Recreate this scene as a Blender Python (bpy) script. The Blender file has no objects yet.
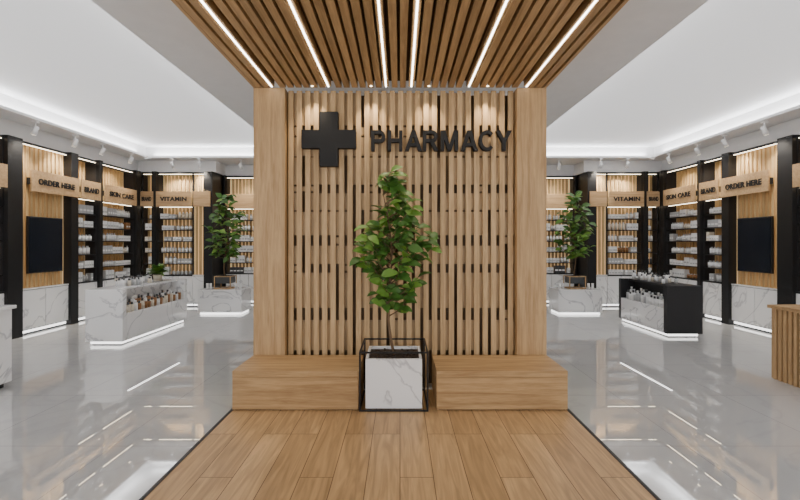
import bpy, math, random
from mathutils import Vector
R = random.Random(7)
D = bpy.data
scene = bpy.context.scene

# ------------------------------------------------------------ materials
def newmat(name):
    m = D.materials.new(name); m.use_nodes = True
    nt = m.node_tree
    return m, nt, nt.nodes['Principled BSDF']
def plain(name, col, rough=0.5, metal=0.0, spec=0.5, glow=0.0):
    m, nt, b = newmat(name)
    n = nt.nodes.new('ShaderNodeTexNoise'); n.inputs['Scale'].default_value = 6
    tc = nt.nodes.new('ShaderNodeTexCoord'); nt.links.new(tc.outputs['Object'], n.inputs['Vector'])
    mx = nt.nodes.new('ShaderNodeMix'); mx.data_type = 'RGBA'
    mx.inputs[6].default_value = (*[c*0.95 for c in col], 1); mx.inputs[7].default_value = (*[min(1, c*1.04) for c in col], 1)
    nt.links.new(n.outputs['Fac'], mx.inputs[0]); nt.links.new(mx.outputs[2], b.inputs['Base Color'])
    b.inputs['Roughness'].default_value = rough; b.inputs['Metallic'].default_value = metal
    b.inputs['Specular IOR Level'].default_value = spec
    if glow:
        b.inputs['Emission Color'].default_value = (*col, 1); b.inputs['Emission Strength'].default_value = glow
    return m
def emis(name, col, s):
    m, nt, b = newmat(name)
    b.inputs['Base Color'].default_value = (*col, 1)
    b.inputs['Emission Color'].default_value = (*col, 1); b.inputs['Emission Strength'].default_value = s
    return m
def wood(name, dark, light, axis, pitch=(0, 0, 0), rough=0.45, var=0.25):
    m, nt, b = newmat(name); N = nt.nodes; L = nt.links
    tc = N.new('ShaderNodeTexCoord')
    sn = N.new('ShaderNodeVectorMath'); sn.operation = 'SNAP'; sn.inputs[1].default_value = pitch
    off = N.new('ShaderNodeVectorMath'); off.operation = 'ADD'; off.inputs[1].default_value = (0.0013, 0.0013, 0.0013)
    L.new(tc.outputs['Object'], off.inputs[0]); L.new(off.outputs[0], sn.inputs[0])
    wn = N.new('ShaderNodeTexWhiteNoise'); L.new(sn.outputs[0], wn.inputs['Vector'])
    sc = N.new('ShaderNodeVectorMath'); sc.operation = 'MULTIPLY'
    s = [14, 14, 14]; s['xyz'.index(axis)] = 0.9
    sc.inputs[1].default_value = s
    L.new(tc.outputs['Object'], sc.inputs[0])
    ad = N.new('ShaderNodeVectorMath'); ad.operation = 'MULTIPLY_ADD'; ad.inputs[1].default_value = (9, 9, 9)
    L.new(wn.outputs['Color'], ad.inputs[0]); L.new(sc.outputs[0], ad.inputs[2])
    n = N.new('ShaderNodeTexNoise'); n.inputs['Scale'].default_value = 1.5; n.inputs['Detail'].default_value = 6
    n.inputs['Distortion'].default_value = 0.8
    L.new(ad.outputs[0], n.inputs['Vector'])
    n2 = N.new('ShaderNodeTexNoise'); n2.inputs['Scale'].default_value = 9; n2.inputs['Detail'].default_value = 3
    L.new(ad.outputs[0], n2.inputs['Vector'])
    mm = N.new('ShaderNodeMath'); mm.operation = 'MULTIPLY_ADD'; mm.inputs[1].default_value = 0.45
    L.new(n2.outputs['Fac'], mm.inputs[0]); L.new(n.outputs['Fac'], mm.inputs[2])
    r = N.new('ShaderNodeValToRGB'); r.color_ramp.elements[0].position = 0.52; r.color_ramp.elements[1].position = 0.90
    r.color_ramp.elements[0].color = (*dark, 1); r.color_ramp.elements[1].color = (*light, 1)
    L.new(mm.outputs[0], r.inputs['Fac'])
    mr = N.new('ShaderNodeMapRange'); mr.inputs['To Min'].default_value = 1 - var; mr.inputs['To Max'].default_value = 1 + var*0.4
    L.new(wn.outputs['Value'], mr.inputs['Value'])
    mu = N.new('ShaderNodeVectorMath'); mu.operation = 'SCALE'
    L.new(r.outputs['Color'], mu.inputs[0]); L.new(mr.outputs[0], mu.inputs['Scale'])
    L.new(mu.outputs[0], b.inputs['Base Color'])
    b.inputs['Roughness'].default_value = rough
    b.inputs['Specular IOR Level'].default_value = 0.3
    bp = N.new('ShaderNodeBump'); bp.inputs['Strength'].default_value = 0.08; bp.inputs['Distance'].default_value = 0.01
    L.new(mm.outputs[0], bp.inputs['Height']); L.new(bp.outputs[0], b.inputs['Normal'])
    return m
def planks(name):
    m, nt, b = newmat(name); N = nt.nodes; L = nt.links
    tc = N.new('ShaderNodeTexCoord'); sp = N.new('ShaderNodeSeparateXYZ'); cb = N.new('ShaderNodeCombineXYZ')
    L.new(tc.outputs['Object'], sp.inputs[0]); L.new(sp.outputs['Y'], cb.inputs['X']); L.new(sp.outputs['X'], cb.inputs['Y'])
    br = N.new('ShaderNodeTexBrick'); L.new(cb.outputs[0], br.inputs['Vector'])
    br.inputs['Scale'].default_value = 1; br.inputs['Brick Width'].default_value = 1.9; br.inputs['Row Height'].default_value = 0.241
    br.inputs['Mortar Size'].default_value = 0.0030; br.inputs['Mortar Smooth'].default_value = 0.1; br.offset = 0.37; br.offset_frequency = 3
    br.inputs['Color1'].default_value = (0.56, 0.358, 0.176, 1); br.inputs['Color2'].default_value = (0.42, 0.256, 0.118, 1)
    br.inputs['Mortar'].default_value = (0.12, 0.07, 0.035, 1)
    sc = N.new('ShaderNodeVectorMath'); sc.operation = 'MULTIPLY'; sc.inputs[1].default_value = (13, 1.0, 1)
    L.new(tc.outputs['Object'], sc.inputs[0])
    ad = N.new('ShaderNodeVectorMath'); ad.operation = 'MULTIPLY_ADD'; ad.inputs[1].default_value = (40, 40, 40)
    L.new(br.outputs['Color'], ad.inputs[0]); L.new(sc.outputs[0], ad.inputs[2])
    n = N.new('ShaderNodeTexNoise'); n.inputs['Scale'].default_value = 1.3; n.inputs['Detail'].default_value = 7; n.inputs['Distortion'].default_value = 1.6
    L.new(ad.outputs[0], n.inputs['Vector'])
    mr = N.new('ShaderNodeMapRange'); mr.inputs['From Min'].default_value = 0.3; mr.inputs['From Max'].default_value = 0.7
    mr.inputs['To Min'].default_value = 0.68; mr.inputs['To Max'].default_value = 1.18
    L.new(n.outputs['Fac'], mr.inputs['Value'])
    mu = N.new('ShaderNodeVectorMath'); mu.operation = 'SCALE'
    L.new(br.outputs['Color'], mu.inputs[0]); L.new(mr.outputs[0], mu.inputs['Scale'])
    L.new(mu.outputs[0], b.inputs['Base Color']); b.inputs['Roughness'].default_value = 0.4
    b.inputs['Specular IOR Level'].default_value = 0.3
    return m
def marble(name, base=(0.88, 0.88, 0.88), vein=(0.56, 0.56, 0.58), scale=1.2, rough=0.15, tile=0):
    m, nt, b = newmat(name); N = nt.nodes; L = nt.links
    tc = N.new('ShaderNodeTexCoord')
    n = N.new('ShaderNodeTexNoise'); n.inputs['Scale'].default_value = scale; n.inputs['Detail'].default_value = 5; n.inputs['Distortion'].default_value = 1.4
    L.new(tc.outputs['Object'], n.inputs['Vector'])
    a = N.new('ShaderNodeMath'); a.operation = 'SUBTRACT'; a.inputs[1].default_value = 0.5; L.new(n.outputs['Fac'], a.inputs[0])
    c = N.new('ShaderNodeMath'); c.operation = 'ABSOLUTE'; L.new(a.outputs[0], c.inputs[0])
    r = N.new('ShaderNodeValToRGB'); r.color_ramp.elements[0].position = 0.0; r.color_ramp.elements[1].position = 0.022
    r.color_ramp.elements[0].color = (*vein, 1); r.color_ramp.elements[1].color = (*base, 1)
    L.new(c.outputs[0], r.inputs['Fac'])
    n2 = N.new('ShaderNodeTexNoise'); n2.inputs['Scale'].default_value = scale*0.8; L.new(tc.outputs['Object'], n2.inputs['Vector'])
    mr = N.new('ShaderNodeMapRange'); mr.inputs['To Min'].default_value = 0.88; mr.inputs['To Max'].default_value = 1.06
    L.new(n2.outputs['Fac'], mr.inputs['Value'])
    mu = N.new('ShaderNodeVectorMath'); mu.operation = 'SCALE'
    L.new(r.outputs['Color'], mu.inputs[0]); L.new(mr.outputs[0], mu.inputs['Scale'])
    out = mu.outputs[0]
    if tile:
        br = N.new('ShaderNodeTexBrick'); L.new(tc.outputs['Object'], br.inputs['Vector']); br.offset = 0
        br.inputs['Scale'].default_value = 1; br.inputs['Brick Width'].default_value = tile; br.inputs['Row Height'].default_value = tile
        br.inputs['Mortar Size'].default_value = 0.003
        br.inputs['Color1'].default_value = (1, 1, 1, 1); br.inputs['Color2'].default_value = (0.96, 0.96, 0.96, 1); br.inputs['Mortar'].default_value = (0.6, 0.6, 0.6, 1)
        m2 = N.new('ShaderNodeVectorMath'); m2.operation = 'MULTIPLY'; L.new(out, m2.inputs[0]); L.new(br.outputs['Color'], m2.inputs[1]); out = m2.outputs[0]
    L.new(out, b.inputs['Base Color']); b.inputs['Roughness'].default_value = rough
    return m

W_z = wood('oak_vertical', (0.41, 0.265, 0.13), (0.61, 0.415, 0.22), 'z', (0.1031, 0, 0), var=0.08)
W_col = wood('oak_column', (0.36, 0.222, 0.105), (0.545, 0.357, 0.18), 'z', (0, 0, 0), var=0)
W_y = wood('oak_ceiling', (0.33, 0.202, 0.094), (0.54, 0.35, 0.173), 'y', (0.092, 0, 0), rough=0.5)
W_x = wood('oak_bench', (0.315, 0.188, 0.086), (0.52, 0.336, 0.163), 'x', (0, 0, 0), var=0)
W_sign = wood('oak_sign', (0.35, 0.22, 0.11), (0.50, 0.335, 0.185), 'x', (0, 0, 0), var=0)
W_shelf = wood('oak_shelf_slats', (0.46, 0.30, 0.13), (0.68, 0.47, 0.235), 'z', (0.1, 0.1, 0), var=0.15)
W_fill = wood('oak_infill', (0.36, 0.24, 0.125), (0.50, 0.355, 0.20), 'z', (0.1031, 0, 0), var=0.3)
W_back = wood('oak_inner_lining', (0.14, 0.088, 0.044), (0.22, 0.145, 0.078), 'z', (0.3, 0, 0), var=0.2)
PLANK = planks('oak_floor_planks')
TILE = marble('polished_porcelain', (0.60, 0.60, 0.595), (0.56, 0.56, 0.56), 0.6, 0.008, 1.2)
TILE.node_tree.nodes['Principled BSDF'].inputs['IOR'].default_value = 3.1
MARB = marble('white_marble')
WHITE = plain('white_paint', (0.85, 0.85, 0.855), 0.7)
CEIL = plain('ceiling_paint', (0.78, 0.785, 0.80), 0.85)
LUM = plain('tray_ceiling_fill_glow', (0.80, 0.805, 0.82), 0.85, glow=0.74)  # tray ceiling surface with emission added as even fill for the room
BLACK = plain('black_metal', (0.012, 0.012, 0.013), 0.4, spec=0.3)
DARK = plain('dark_laminate', (0.022, 0.022, 0.024), 0.45, spec=0.3)
GAP = plain('dark_backing', (0.07, 0.042, 0.022), 0.8)
SIGNB = plain('sign_black', (0.016, 0.016, 0.017), 0.6, spec=0.25)
SCREEN = plain('tv_glass', (0.008, 0.011, 0.018), 0.2, spec=0.3)
BEZEL = plain('tv_bezel', (0.02, 0.02, 0.02), 0.3)
SOIL = plain('soil', (0.035, 0.022, 0.014), 0.95)
BARK = plain('bark', (0.16, 0.10, 0.055), 0.9)
LEAF = plain('leaf_green', (0.050, 0.135, 0.018), 0.45)
LEAF2 = plain('leaf_light_green', (0.13, 0.26, 0.035), 0.45)
P1 = plain('pack_white', (0.80, 0.80, 0.80), 0.4)
P2 = plain('pack_grey', (0.46, 0.47, 0.48), 0.4)
P3 = plain('pack_cream', (0.68, 0.61, 0.50), 0.4)
P4 = plain('pack_dark', (0.06, 0.065, 0.07), 0.35)
P5 = plain('pack_amber', (0.30, 0.14, 0.05), 0.3)
LEDC = emis('led_canopy', (1.0, 0.95, 0.86), 12)
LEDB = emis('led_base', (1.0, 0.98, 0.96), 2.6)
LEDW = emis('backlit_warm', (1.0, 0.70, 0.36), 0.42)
LEDS = emis('led_warm_strip', (1.0, 0.84, 0.60), 7)

# ------------------------------------------------------------ mesh builder
class MB:
    def __init__(s): s.v = []; s.f = []; s.m = []; s.sm = []; s.mats = []; s.map = None
    def slot(s, m):
        if m not in s.mats: s.mats.append(m)
        return s.mats.index(m)
    def face(s, idx, m, sm=False): s.f.append(idx); s.m.append(s.slot(m)); s.sm.append(sm)
    def box(s, x0, x1, y0, y1, z0, z1, m):
        if s.map:
            (x0, y0), (x1, y1) = s.map(x0, y0), s.map(x1, y1)
        x0, x1 = min(x0, x1), max(x0, x1); y0, y1 = min(y0, y1), max(y0, y1)
        b = len(s.v)
        s.v += [(x0,y0,z0),(x1,y0,z0),(x1,y1,z0),(x0,y1,z0),(x0,y0,z1),(x1,y0,z1),(x1,y1,z1),(x0,y1,z1)]
        for q in ((0,3,2,1),(4,5,6,7),(0,1,5,4),(1,2,6,5),(2,3,7,6),(3,0,4,7)):
            s.face([b+i for i in q], m)
    def prism(s, pts, y0, y1, m):
        b = len(s.v); n = len(pts)
        for y in (y0, y1):
            for (px, pz) in pts: s.v.append((px, y, pz))
        s.face([b+i for i in range(n)], m); s.face([b+2*n-1-i for i in range(n)], m)
        for i in range(n): j = (i+1) % n; s.face([b+j, b+i, b+n+i, b+n+j], m)
    def cyl(s, cx, cy, z0, z1, r, m, r2=None, n=10):
        if s.map: cx, cy = s.map(cx, cy)
        if r2 is None: r2 = r
        b = len(s.v)
        for (z, rr) in ((z0, r), (z1, r2)):
            for i in range(n):
                a = 2*math.pi*i/n; s.v.append((cx+rr*math.cos(a), cy+rr*math.sin(a), z))
        for i in range(n):
            j = (i+1) % n; s.face([b+i, b+j, b+n+j, b+n+i], m, True)
        s.face([b+n+i for i in range(n)], m); s.face([b+n-1-i for i in range(n)], m)
    def tube(s, pts, rad, m, n=7):
        pts = [Vector(p) for p in pts]; b = len(s.v)
        for k, p in enumerate(pts):
            d = (pts[min(k+1, len(pts)-1)] - pts[max(k-1, 0)]).normalized()
            a = d.orthogonal().normalized() if abs(d.z) < 0.9 else Vector((1, 0, 0))
            a = (a - d*a.dot(d)).normalized(); c = d.cross(a)
            for i in range(n):
                t = 2*math.pi*i/n; s.v.append(tuple(p + (a*math.cos(t)+c*math.sin(t))*rad[k]))
        for k in range(len(pts)-1):
            for i in range(n):
                j = (i+1) % n; s.face([b+k*n+i, b+k*n+j, b+(k+1)*n+j, b+(k+1)*n+i], m, True)
        s.face([b+n-1-i for i in range(n)], m); e = b+(len(pts)-1)*n; s.face([e+i for i in range(n)], m)
    def leaf(s, p, d, up, L, w, m):
        d = d.normalized(); side = d.cross(up)
        if side.length < 0.01: side = Vector((1, 0, 0))
        side.normalize(); nrm = side.cross(d).normalized()
        prof = [(0.0, 0.04, 0), (0.25, 0.8, 0.05), (0.55, 1.0, 0.04), (0.82, 0.6, -0.05), (1.0, 0.0, -0.16)]
        b = len(s.v)
        for t, ww, h in prof:
            c = p + d*(L*t) + nrm*(h*L)
            for sg in (-1, 0, 1):
                s.v.append(tuple(c + side*(sg*ww*w*0.5) + nrm*(abs(sg)*ww*w*0.14)))
        for k in range(4):
            for j in range(2):
                s.face([b+k*3+j, b+k*3+j+1, b+(k+1)*3+j+1, b+(k+1)*3+j], m, True)
    def done(s, name, parent=None, bevel=0):
        me = D.meshes.new(name); me.from_pydata(s.v, [], s.f)
        for m in s.mats: me.materials.append(m)
        me.polygons.foreach_set('material_index', s.m); me.polygons.foreach_set('use_smooth', s.sm)
        me.update(); o = D.objects.new(name, me); scene.collection.objects.link(o)
        if parent: o.parent = parent
        if bevel:
            md = o.modifiers.new('bevel', 'BEVEL'); md.width = bevel; md.segments = 2; md.limit_method = 'ANGLE'
        return o

def text(name, txt, c, right, normal, w, h, th, mat, parent=None, bold=0.0):
    cu = D.curves.new(name+'_c', 'FONT'); cu.body = txt; cu.extrude = 0.5; cu.offset = bold; cu.space_character = 1.06
    o = D.objects.new(name+'_t', cu); scene.collection.objects.link(o)
    bpy.context.view_layer.update()
    me = D.meshes.new_from_object(o.evaluated_get(bpy.context.evaluated_depsgraph_get()))
    D.objects.remove(o)
    xs = [v.co.x for v in me.vertices]; ys = [v.co.y for v in me.vertices]
    x0, x1, y0, y1 = min(xs), max(xs), min(ys), max(ys)
    c = Vector(c); right = Vector(right); normal = Vector(normal)
    for v in me.vertices:
        a = ((v.co.x-x0)/(x1-x0)-0.5)*w; b = ((v.co.y-y0)/(y1-y0)-0.5)*h
        n = (v.co.z/1.0+0.5)*th
        v.co = c + right*a + Vector((0, 0, b)) + normal*n
    me.materials.clear(); me.materials.append(mat); me.name = name
    ob = D.objects.new(name, me); scene.collection.objects.link(ob)
    if parent: ob.parent = parent
    return ob

# ------------------------------------------------------------ room shell
HW, YB, YF = 7.45, 12.6, -3.5
b = MB(); b.box(-HW, HW, YF, YB, -0.1, 0, TILE); b.done('floor')
b = MB(); b.box(-1.69, 1.69, YF, 4.96, 0.0, 0.012, PLANK); b.done('floor_wood_inlay')
b = MB(); b.box(-1.715, -1.69, YF, 4.96, 0, 0.016, BLACK); b.box(1.69, 1.715, YF, 4.96, 0, 0.016, BLACK); b.done('trim_1')
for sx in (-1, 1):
    b = MB(); b.box(sx*3.13-0.010, sx*3.13+0.010, 4.95, 6.1, 0, 0.004, LEDB); b.done('floor_bright_line')  # thin emissive line on the tiles, one per side
b = MB(); b.box(-HW-0.1, -HW, YF, YB, 0, 4.2, WHITE); b.done('wall_left')
b = MB(); b.box(HW, HW+0.1, YF, YB, 0, 4.2, WHITE); b.done('wall_right')
b = MB(); b.box(-HW-0.1, HW+0.1, YB, YB+0.1, 0, 4.2, WHITE); b.done('wall_back')
b = MB()
b.box(-HW, HW, YF, YB, 4.25, 4.3, CEIL)
for sx in (-1, 1):
    b.box(sx*2.66, sx*6.64, YF+0.7, 11.24, 4.2, 4.25, LUM)
    b.box(sx*6.64, sx*HW, YF, YB, 3.9, 4.25, WHITE); b.box(sx*6.5, sx*6.64, YF+0.7, 11.1, 3.9, 3.95, WHITE)
    b.box(sx*2.8, sx*2.66, YF+0.7, 11.1, 3.9, 3.95, WHITE)
    b.box(sx*2.8, sx*6.5, 11.1, 11.24, 3.9, 3.95, WHITE)
b.box(-2.66, 2.66, YF, YB, 3.9, 4.25, WHITE)
for sx in (-1, 1):
    b.box(sx*2.66, sx*6.64, 11.24, YB, 3.9, 4.25, WHITE)
    b.box(sx*2.66, sx*6.64, YF, YF+0.7, 3.9, 4.25, WHITE)
b.done('ceiling')

# ------------------------------------------------------------ slatted canopy
b = MB()
leds = [-1.47, -0.82, -0.16, 0.13, 0.79, 1.45]
b.box(-1.66, 1.66, YF, 4.96, 3.57, 3.6, GAP)
b.box(-1.69, -1.66, YF, 5.5, 3.49, 3.895, W_y); b.box(1.66, 1.69, YF, 5.5, 3.49, 3.895, W_y)
x = -1.656; p = 0.092
while x + 0.064 < 1.66:
    cx = x+0.032
    if not any(abs(cx-l) < 0.046 for l in leds):
        b.box(x, x+0.064, YF, 4.955, 3.49, 3.57, W_y)
    x += p
b.done('slatted_ceiling_canopy')
b = MB()
for l in leds:
    b.box(l-0.0075, l+0.0075, YF+0.05, 4.93, 3.488, 3.495, LEDC); b.box(l-0.030, l+0.030, YF+0.05, 4.93, 3.495, 3.57, W_y)
b.done('canopy_led_strip')

# ------------------------------------------------------------ slatted partition
b = MB()
b.box(-1.69, -1.33, 4.96, 5.5, 0, 3.49, W_col); b.box(1.35, 1.69, 4.96, 5.5, 0, 3.49, W_col)
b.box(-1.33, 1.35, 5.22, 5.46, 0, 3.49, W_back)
n = 27; pitch = 2.68/n
rows = [0.42, 0.80, 0.92, 1.36, 1.44, 1.68, 1.78, 2.08, 2.30, 2.38, 2.72, 2.96, 3.08, 3.485]
fillp = [0.85, 0.12, 0.85, 0.12, 0.85, 0.12, 0.85, 0.85, 0.12, 0.85, 0.85, 0.12, 0.85]
for i in range(n):
    x0 = -1.33 + i*pitch + 0.018
    b.box(x0, x0+0.060, 5.05, 5.075, 0, 3.488, W_z)
    g0, g1 = x0+0.060, min(x0+pitch, 1.349)
    for k in range(len(rows)-1):
        if R.random() < fillp[k]:
            b.box(g0-0.006, min(g1+0.006, 1.349), 5.085, 5.10, rows[k]+0.012, rows[k+1]-0.012, W_fill)
part = b.done('slatted_partition_wall')
# cross and lettering
b = MB()
cx, cz, a, t = (329-400)/86.0, 1.7+(243-139.5)/86.0, 0.315, 0.105
pts = [(-t,-a),(t,-a),(t,-t),(a,-t),(a,t),(t,t),(t,a),(-t,a),(-t,t),(-a,t),(-a,-t),(-t,-t)]
b.prism([(cx+px, cz+pz) for px, pz in pts], 4.97, 5.05, SIGNB)
b.done('pharmacy_cross_sign')
S = 0.185
def bar(x0, y0, x1, y1): return [(x0,y0),(x1,y0),(x1,y1),(x0,y1)]
def slant(xb, xt, w=0.21, y0=0, y1=1): return [(xb,y0),(xb+w,y0),(xt+w,y1),(xt,y1)]
def arc(cx, cy, rx, ry, a0, a1, n=14, s=S):
    out = []
    for i in range(n):
        q = []
        for (aa, k) in ((a0+(a1-a0)*i/n, 0), (a0+(a1-a0)*i/n, 1), (a0+(a1-a0)*(i+1)/n, 1), (a0+(a1-a0)*(i+1)/n, 0)):
            t = math.radians(aa); q.append((cx+(rx-s*(1-k))*math.cos(t), cy+(ry-s*0.9*(1-k))*math.sin(t)))
        out.append(q)
    return out
GL = {
 'P': (0.82, [bar(0,0,S,1), bar(S,0.83,.48,1), bar(S,.40,.48,.57)] + arc(.48,.70,.30,.30,-90,90)),
 'H': (0.84, [bar(0,0,S,1), bar(.62,0,.62+S,1), bar(S,.42,.62,.60)]),
 'A': (0.94, [slant(0,.365), [(.73,0),(.94,0),(.575,1),(.365,1)], bar(.2,.22,.74,.38)]),
 'R': (0.88, [bar(0,0,S,1), bar(S,.83,.50,1), bar(S,.42,.50,.58)] + arc(.50,.71,.31,.29,-90,90) + [[(.62,0),(.85,0),(.60,.46),(.38,.46)]]),
 'M': (1.00, [bar(0,0,S,1), bar(.78,0,.78+S,1), [(.385,0),(.58,0),(.25,1),(.05,1)], [(.385,0),(.58,0),(.915,1),(.715,1)]]),
 'C': (0.90, arc(.46,.5,.46,.51,45,315,26)),
 'Y': (0.88, [bar(.345,0,.345+S,.45), [(.345,.42),(.53,.42),(.22,1),(0,1)], [(.345,.42),(.53,.42),(.875,1),(.655,1)]]),
}
b = MB(); adv = 0.0; items = []
for ch in 'PHARMACY':
    w, ps = GL[ch]; items.append((adv, ps)); adv += w + (0.10 if ch in 'PHRM' else 0.05)
adv -= 0.07
X0, X1 = (371-400)/86.3, (512-400)/86.3; kx = (X1-X0)/adv; zc = 1.7+(243-150.5)/86.3; kz = 0.235
for i, (a0, ps) in enumerate(items):
    for j, q in enumerate(ps):
        pl = [(X0+(a0+px)*kx, zc+py*kz) for px, py in q]
        ar = sum(pl[i2][0]*pl[(i2+1)%len(pl)][1]-pl[(i2+1)%len(pl)][0]*pl[i2][1] for i2 in range(len(pl)))
        if ar < 0: pl = pl[::-1]
        b.prism(pl, 4.985+0.0003*(j%3), 5.049, SIGNB)
b.done('pharmacy_lettering_sign')
for x in (-1.0, -0.33, 0.33, 1.0):
    b = MB(); b.cyl(x, 4.90, 3.484, 3.49, 0.014, LEDS, n=16); b.done('recessed_downlight')
    l = D.lights.new('downlight_lamp', 'SPOT'); l.energy = 30; l.color = (1, 0.84, 0.62); l.spot_size = 1.5; l.spot_blend = 0.8; l.shadow_soft_size = 0.02
    o = D.objects.new('downlight_lamp', l); scene.collection.objects.link(o); o.location = (x, 4.90, 3.47); o.rotation_euler = (math.radians(8), 0, 0)

# ------------------------------------------------------------ benches
def bench(x0, x1):
    b = MB(); y0, y1 = 4.33, 4.95
    b.box(x0, x1, y0, y1, 0.345, 0.41, W_x)
    b.box(x0, x1, y0+0.001, y0+0.03, 0.022, 0.343, W_x); b.box(x0, x1, y1-0.03, y1, 0.022, 0.343, W_x)
    b.box(x0, x0+0.03, y0+0.031, y1-0.031, 0.022, 0.343, W_x); b.box(x1-0.03, x1, y0+0.031, y1-0.031, 0.022, 0.343, W_x)
    b.box(x0+0.02, x1-0.02, y0+0.02, y1-0.02, 0.012, 0.04, DARK)
    b.done('wooden_bench', bevel=0.003)
bench(-1.69, -0.42); bench(0.37, 1.69)

# ------------------------------------------------------------ trees
def foliage(b, base, top, clusters, L, seed):
    r = random.Random(seed)
    base = Vector(base); top = Vector(top)
    pts = []; K = 11
    for k in range(K):
        t = k/(K-1); w = 0.03*math.sin(t*8+seed)*(top-base).length/1.6
        pts.append(base.lerp(top, t) + Vector((w, 0.5*w, 0)))
    b.tube(pts, [0.016*(1-0.75*k/(K-1)) for k in range(K)], BARK)
    for (ex, ey, ez, nl) in clusters:
        end = Vector((base.x+ex, base.y+ey, ez))
        rootz = ez - 0.75*math.hypot(ex, ey) - 0.05
        tt = max(0.22, min(0.96, (rootz-base.z)/(top.z-base.z)))
        f = tt*(K-1); k0 = min(int(f), K-2); root = pts[k0].lerp(pts[k0+1], f-k0)
        mid = root.lerp(end, 0.55) + Vector((0, 0, -0.02)) + Vector((ex, ey, 0))*0.06
        b.tube([root, mid, end], [0.008, 0.005, 0.003], BARK, 5)
        for j in range(nl):
            t = 0.35 + 0.65*(j+0.8)/nl
            p = root.lerp(mid, t*2) if t < 0.5 else mid.lerp(end, t*2-1)
            dr = (end-root).normalized()
            a = j*2.4 + r.random()
            d = Vector((math.cos(a), 0.8*math.sin(a), r.uniform(-0.9, 0.35))) + dr*0.6
            l = L*r.uniform(0.7, 1.15)
            b.leaf(p, d, Vector((r.uniform(-.5,.5), r.uniform(-1.4,.1), 0.9)), l, l*0.56, LEAF if r.random() < 0.6 else LEAF2)
def crown(seed, zs, amp, nl):
    r = random.Random(seed); out = []
    for (z, rad, k) in zs:
        a0 = r.uniform(0, 6.28)
        for i in range(k):
            a = a0 + 2*math.pi*i/k + r.uniform(-.4, .4); q = rad*r.uniform(0.55, 1.0)*amp
            out.append((q*math.cos(a), 0.75*q*math.sin(a), z + r.uniform(-.07, .07), nl))
    return out
def tube_frame(b, x0, x1, y0, y1, z0, z1, t, m):
    for x in (x0, x1-t):
        for y in (y0, y1-t): b.box(x, x+t, y, y+t, z0, z1, m)
    for z in (z0, z1-t):
        for y in (y0, y1-t): b.box(x0+t, x1-t, y, y+t, z, z+t, m)
        for x in (x0, x1-t): b.box(x, x+t, y0+t, y1-t, z, z+t, m)
b = MB()
X0, X1, Y0, Y1 = -0.410, 0.285, 4.30, 4.93
tube_frame(b, X0, X1, Y0, Y1, 0.012, 0.61, 0.016, BLACK)
I = 0.062
for (a0, a1, c0, c1) in ((X0+I, X1-I, Y0+.04, Y0+.065), (X0+I, X1-I, Y1-.065, Y1-.04)):
    b.box(a0, a1, c0, c1, 0.03, 0.53, MARB)
b.box(X0+I, X0+I+.025, Y0+.065, Y1-.065, 0.03, 0.53, MARB); b.box(X1-I-.025, X1-I, Y0+.065, Y1-.065, 0.03, 0.53, MARB)
b.box(X0+I+.01, X1-I-.01, Y0+.05, Y1-.05, 0.028, 0.50, SOIL)
for i in range(60):
    b.cyl(R.uniform(X0+.12, X1-.12), R.uniform(Y0+.1, Y1-.1), 0.495, 0.51+R.random()*0.012, 0.02, SOIL, 0.008, 6)
cr = crown(5, [(2.40, .05, 3), (2.26, .12, 4), (2.10, .20, 4), (1.96, .27, 5), (1.82, .36, 6), (1.68, .42, 7), (1.54, .38, 6), (1.38, .32, 5), (1.22, .24, 4), (1.08, .14, 3)], 0.97, 6)
cr += [(0.40, -0.05, 1.82, 8), (0.44, -0.02, 1.68, 7), (-0.33, -0.1, 1.68, 8), (-0.36, -0.05, 1.58, 6), (-0.28, -0.05, 1.90, 6), (0.20, -.1, 2.08, 6)]
foliage(b, (-0.07, 4.60, 0.50), (-0.16, 4.56, 2.40), cr, 0.165, 3)
b.done('potted_tree')
for sx in (-1, 1):
    b = MB(); xc = sx*4.28
    b.box(xc-0.52, xc+0.52, 10.2, 10.85, 0.05, 0.56, MARB); b.box(xc-0.48, xc+0.48, 10.24, 10.81, 0, 0.05, LEDB)
    b.box(xc-0.53, xc+0.53, 10.19, 10.86, 0.56, 0.59, MARB)
    tube_frame(b, xc-0.2, xc+0.2, 10.35, 10.75, 0.59, 0.9, 0.02, W_col)
    b.box(xc-0.17, xc+0.17, 10.38, 10.72, 0.72, 0.9, P4); b.box(xc-0.15, xc+0.15, 10.4, 10.7, 0.9, 0.905, SOIL)
    for dx in (-0.4, -0.32, 0.3, 0.4): b.cyl(xc+dx, 10.45, 0.59, 0.72, 0.03, P1)
    cr = crown(11+sx, [(2.85, .1, 3), (2.65, .22, 3), (2.45, .36, 4), (2.25, .46, 5), (2.05, .52, 5), (1.85, .46, 5), (1.65, .38, 4), (1.45, .25, 3)], 1.0, 6)
    foliage(b, (xc, 10.55, 0.9), (xc+0.03, 10.55, 2.8), cr, 0.21, 11+sx)
    b.done('potted_tree')

# ------------------------------------------------------------ products
def stock(b, u0, u1, v0, v1, z, hmax, dens=1.0):
    u = u0 + 0.02
    while u < u1 - 0.06:
        kind = R.random(); cnt = R.randint(2, 5); m = R.choices([P1, P2, P3, P4, P5], [12, 2.5, 1.6, 0.5, 0.4])[0]
        h = R.uniform(0.5, 0.95)*hmax; w = R.uniform(0.06, 0.11)
        for i in range(cnt):
            if u + w > u1 - 0.02: break
            if kind < 0.6:
                b.box(u, u+w, v0+0.02, min(v1, v0+0.14), z, z+h, m)
                b.box(u+0.008, u+w-0.008, v0+0.018, v0+0.02, z+h*0.3, z+h*0.5, P2 if m is P1 else P1)
            else:
                r = w*0.45
                b.cyl(u+w/2, v0+0.07, z, z+h*0.75, r, m, n=8); b.cyl(u+w/2, v0+0.07, z+h*0.75, z+h*0.95, r*0.5, P1 if m is not P1 else P2, n=8)
            u += w + 0.008
        u += R.uniform(0.0, 0.06)/dens

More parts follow.
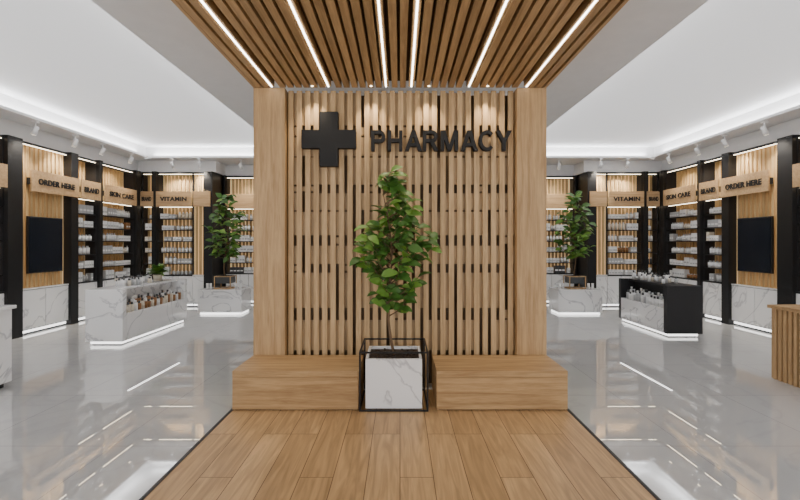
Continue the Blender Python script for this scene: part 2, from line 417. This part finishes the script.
# ------------------------------------------------------------ wall units
TOP = 3.57
def bay(mp, u0, u1, kind, par, name='shelf_bay'):
    dp = 0.30 if kind == 'shelf' else 0.14
    b = MB(); b.map = mp
    lo, hi = 0.10, 0.83
    b.box(u0, u1, 0.06, 0.5, 0.0, lo, DARK)
    b.box(u0+.01, u1-.01, 0.045, 0.058, 0.03, 0.075, LEDB)
    b.box(u0, u1, 0.03, 0.5, lo, hi, DARK)
    nd = max(1, round((u1-u0)/0.6)); w = (u1-u0)/nd
    for i in range(nd):
        b.box(u0+i*w+0.006, u0+(i+1)*w-0.006, 0.0, 0.028, lo, hi-0.01, MARB)
    b.box(u0, u1, -0.005, 0.5, hi, hi+0.025, MARB if kind == 'panel' else DARK)
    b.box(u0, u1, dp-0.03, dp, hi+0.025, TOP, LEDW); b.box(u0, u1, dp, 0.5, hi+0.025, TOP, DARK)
    u = u0 + 0.015
    while u + 0.06 < u1:
        b.box(u, u+0.066, dp-0.065, dp-0.035, hi+0.026, TOP-0.04, W_shelf); u += 0.1
    b.box(u0, u1, 0.0, dp, TOP-0.04, TOP, DARK)
    b.box(u0+.03, u1-.03, 0.02, 0.035, TOP-0.052, TOP-0.041, LEDS)
    if kind == 'shelf':
        b.box(u0, u1, 0.02, dp-0.07, 2.66, 2.69, DARK)
        b.box(u0+.03, u1-.03, 0.05, 0.065, 2.648, 2.659, LEDS)
        levels = [1.13, 1.43, 1.73, 2.03, 2.33]
        for z in levels:
            b.box(u0, u1, 0.02, dp-0.07, z, z+0.02, DARK)
        b.box(u0, u0+0.015, 0.02, dp, hi+.025, TOP-.04, DARK); b.box(u1-0.015, u1, 0.02, dp, hi+.025, TOP-.04, DARK)
    o = b.done(name, par)
    if kind == 'shelf':
        b = MB(); b.map = mp
        for z in [hi+0.006+0.0] + levels:
            stock(b, u0+0.03, u1-0.03, 0.02, dp-0.08, z+0.02, 0.22)
        b.done('shelf_products', par)
    return o
def posts(mp, lst, par):
    b = MB(); b.map = mp
    for u0, u1 in lst: b.box(u0, u1, -0.06, 0.5, 0.0, TOP+0.02, BLACK)
    b.done('posts', par)
def sign(mp, u0, u1, txt, rvec, nvec, nm, par):
    b = MB(); b.map = mp; b.box(u0, u1, -0.095, -0.065, 2.66, 3.06, W_sign)
    b.box(u0+0.05, u1-0.05, -0.065, 0.05, 2.80, 2.92, DARK)
    b.done(nm, par, bevel=0.003)
    if txt:
        cx, cy = mp((u0+u1)/2, -0.095)
        w = min((u1-u0)*0.76, 0.100*len(txt)); h = 0.115
        text(nm+'_letters', txt, (cx, cy, 2.86), rvec, nvec, w, h, 0.012, SIGNB, par, bold=0.03)
def root(name):
    e = D.objects.new(name, None); scene.collection.objects.link(e); return e
BV = ((1, 0, 0), (0, -1, 0))
for sx in (-1, 1):
    mp = (lambda u, v, s=sx: (s*(6.9+v), u))
    rv = (0, -sx, 0); nv = (-sx, 0, 0)
    P = root('pharmacy_wall_shelving')
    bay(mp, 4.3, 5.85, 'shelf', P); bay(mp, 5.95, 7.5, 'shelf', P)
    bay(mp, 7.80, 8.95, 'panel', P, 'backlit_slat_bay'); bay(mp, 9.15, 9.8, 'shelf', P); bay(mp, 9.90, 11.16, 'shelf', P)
    posts(mp, ((4.2, 4.3), (5.85, 5.95), (7.5, 7.80), (8.95, 9.15), (9.8, 9.90), (11.16, 11.34)), P)
    sign(mp, 4.4, 5.75, 'BODY CARE', rv, nv, 'body_care_sign', P); sign(mp, 5.98, 7.46, 'HAIR CARE', rv, nv, 'hair_care_sign', P)
    sign(mp, 7.95, 9.13, 'ORDER HERE', rv, nv, 'order_here_sign', P); sign(mp, 9.2, 9.79, 'BRAND', rv, nv, 'brand_sign', P)
    sign(mp, 9.93, 11.12, 'SKIN CARE', rv, nv, 'skin_care_sign', P)
    b = MB(); b.map = mp
    b.box(7.98, 8.80, 0.00, 0.04, 1.13, 2.2, BEZEL); b.box(7.995, 8.785, -0.006, 0.0, 1.145, 2.185, SCREEN)
    b.box(8.2, 8.6, 0.04, 0.074, 1.5, 1.8, BEZEL)
    b.done('wall_mounted_tv', bevel=0.003)
    mb = (lambda u, v, s=sx: (s*u, 11.4+v))
    P = root('pharmacy_rear_shelving')
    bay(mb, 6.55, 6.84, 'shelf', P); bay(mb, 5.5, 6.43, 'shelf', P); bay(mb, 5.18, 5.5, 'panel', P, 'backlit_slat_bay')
    posts(mb, ((6.43, 6.55), (4.95, 5.18)), P)
    b = MB(); b.map = mb; b.box(4.95, 5.0, 0.5, 1.15, 0, TOP+.02, BLACK); b.done('return_panel', P)
    sign(mb, 5.5, 6.42, 'VITAMIN', *BV, 'vitamin_sign', P); sign(mb, 6.5, 6.83, 'BRAND', *BV, 'brand_sign', P)
    sign(mb, 4.99, 5.44, None, *BV, 'blank_sign', P)
    mr = (lambda u, v, s=sx: (s*u, 12.05+v))
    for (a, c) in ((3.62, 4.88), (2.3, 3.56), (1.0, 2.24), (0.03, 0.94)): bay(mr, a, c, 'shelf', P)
    posts(mr, ((4.88, 4.92), (3.56, 3.62), (2.24, 2.3), (0.94, 1.0)), P)
    sign(mr, 3.6, 4.85, None, *BV, 'header_board', P)

b = MB()
for sx in (-1, 1):
    b.box(sx*7.0, sx*HW, YF, YB, 3.6, 3.9, WHITE); b.box(sx*4.92, sx*7.0, 11.5, YB, 3.6, 3.9, WHITE)
b.box(-4.92, 4.92, 12.15, YB, 3.6, 3.9, WHITE)
b.done('trim_2')

# ------------------------------------------------------------ track spotlights
def spot(b, x, y, dx, dy):
    z = 3.895
    b.box(x-0.04, x+0.04, y-0.04, y+0.04, z-0.03, z, WHITE)
    b.cyl(x, y, z-0.12, z-0.03, 0.012, WHITE)
    d = Vector((dx, dy, -0.9)).normalized(); c = Vector((x, y, z-0.17))
    b.tube([c-d*0.08, c+d*0.08], [0.038, 0.042], WHITE, 14); b.tube([c+d*0.081, c+d*0.083], [0.034, 0.034], LEDS, 14)
    l = D.lights.new('spot_lamp', 'SPOT'); l.energy = 75; l.color = (1, 0.90, 0.74); l.spot_size = 1.7; l.spot_blend = 0.8; l.shadow_soft_size = 0.06
    o = D.objects.new('spot_lamp', l); scene.collection.objects.link(o); o.location = c+d*0.12
    o.rotation_euler = d.to_track_quat('-Z', 'Y').to_euler()
for sx in (-1, 1):
    for y in (5.3, 6.6, 7.75, 8.7, 9.5, 10.5):
        b = MB(); spot(b, sx*6.57, y, sx*0.42, 0); b.done('track_spotlight')
    for x in (5.9, 5.2, 4.2):
        b = MB(); spot(b, sx*x, 11.15 if x > 5 else 11.35, 0, 0.5); b.done('track_spotlight')

# ------------------------------------------------------------ display islands
def island(sx, xi, xo, y0, y1, body, endm, botm, h):
    b = MB()
    b.box(sx*(xi+.07), sx*(xo-.07), y0+.07, y1-.07, 0, 0.07, DARK)
    b.box(sx*(xi+.05), sx*(xo-.05), y0+.05, y1-.05, 0.02, 0.06, LEDB)
    b.box(sx*xi, sx*xo, y0+.1, y1-.1, 0.07, 0.52, body)
    b.box(sx*xi, sx*xo, y0, y0+.1, 0.07, h, endm); b.box(sx*xi, sx*xo, y1-.1, y1, 0.07, h, endm)
    b.box(sx*(xi+0.3), sx*xo, y0+.1, y1-.1, 0.52, h-0.04, endm)
    b.box(sx*(xi+0.16), sx*xo, y0+.1, y1-.1, h-0.04, h, endm)
    o = b.done('display_island', bevel=0.004)
    b = MB()
    for row in range(2):
        y = y0+0.16
        while y < y1-0.18:
            hh = R.uniform(0.16, 0.26) if row else R.uniform(0.14, 0.22); m = R.choice(botm); r = 0.036
            x = sx*(xi+0.06+row*0.11)
            b.cyl(x, y, 0.52, 0.52+hh*0.75, r, m); b.cyl(x, y, 0.52+hh*0.75, 0.52+hh, r*0.5, R.choice([P1, P4]))
            y += R.uniform(0.08, 0.11)
    for i in range(30):
        y = R.uniform(y0+0.5, y1-(.1 if sx > 0 else 0.85)); x = sx*R.uniform(xi+0.22, xo-0.08); hh = R.uniform(0.1, 0.2)
        m = R.choice([P1, P1, P2, P3])
        b.cyl(x, y, h, h+hh*0.75, 0.03, m); b.cyl(x, y, h+hh*0.75, h+hh, 0.015, P4)
    b.done('display_products', o)
    if sx < 0:
        b = MB()
        c = Vector((sx*(xi+.35), y1-0.5, h)); b.cyl(c.x, c.y, h, h+0.13, 0.07, P3, 0.09); b.cyl(c.x, c.y, h+0.131, h+0.135, 0.08, SOIL)
        for i in range(110):
            a = R.uniform(0, 6.28); b.leaf(c+Vector((0,0,.12)), Vector((math.cos(a), math.sin(a), R.uniform(0.1, 2.0))), Vector((0,0,1)), R.uniform(.16,.30), .08, R.choice([LEAF, LEAF2]))
        b.done('small_potted_plant', o)
island(-1, 4.58, 5.2, 7.1, 9.25, MARB, MARB, [P5, P5, P3, P1], 0.93)
island(1, 4.78, 5.42, 7.7, 9.4, MARB, DARK, [P1, P1, P1, P2], 0.93)

# ------------------------------------------------------------ counters at the edges
b = MB()
b.box(-5.65, -4.62, 3.5, 5.12, 0.06, 0.92, MARB); b.box(-5.6, -4.67, 3.55, 5.07, 0, 0.06, DARK); b.box(-5.68, -4.59, 3.47, 5.15, 0.92, 0.96, MARB)
b.done('reception_counter', bevel=0.004)
b = MB()
b.box(4.72, 5.75, 3.62, 5.40, 0.0, 0.88, W_back); b.box(4.66, 5.8, 3.56, 5.46, 0.88, 0.92, W_x)
y = 3.6
while y < 5.4:
    b.box(4.68, 4.72, y, y+0.045, 0.0, 0.88, W_col); y += 0.07
x = 4.70
while x < 5.75:
    b.box(x, x+0.045, 5.40, 5.44, 0.0, 0.88, W_col); b.box(x, x+0.045, 3.58, 3.62, 0.0, 0.88, W_col); x += 0.07
b.done('slatted_counter')

# ------------------------------------------------------------ lights
def area(name, loc, sx, sy, e, up=True, col=(1, 1, 1)):
    l = D.lights.new(name, 'AREA'); l.shape = 'RECTANGLE'; l.size = sx; l.size_y = sy; l.energy = e; l.color = col
    o = D.objects.new(name, l); scene.collection.objects.link(o); o.location = loc
    if up: o.rotation_euler = (math.pi, 0, 0)
for sx in (-1, 1):
    area('cove_lamp', (sx*6.57, 4.1, 3.96), 0.07, 13.5, 60)
    area('cove_lamp', (sx*2.73, 4.1, 3.96), 0.07, 13.5, 36)
    area('cove_lamp', (sx*4.65, 11.17, 3.96), 3.5, 0.07, 18)
w = D.worlds.new('world'); scene.world = w; w.use_nodes = True
w.node_tree.nodes['Background'].inputs[0].default_value = (0.99, 0.99, 1.0, 1); w.node_tree.nodes['Background'].inputs[1].default_value = 2.05

# ------------------------------------------------------------ camera
cam = D.cameras.new('camera'); co = D.objects.new('camera', cam); scene.collection.objects.link(co)
co.location = (0, 0, 1.7); co.rotation_euler = (math.pi/2, 0, 0)
cam.sensor_width = 36; cam.lens = 430/800*36; cam.shift_y = -7/800; cam.clip_start = 0.05
scene.camera = co
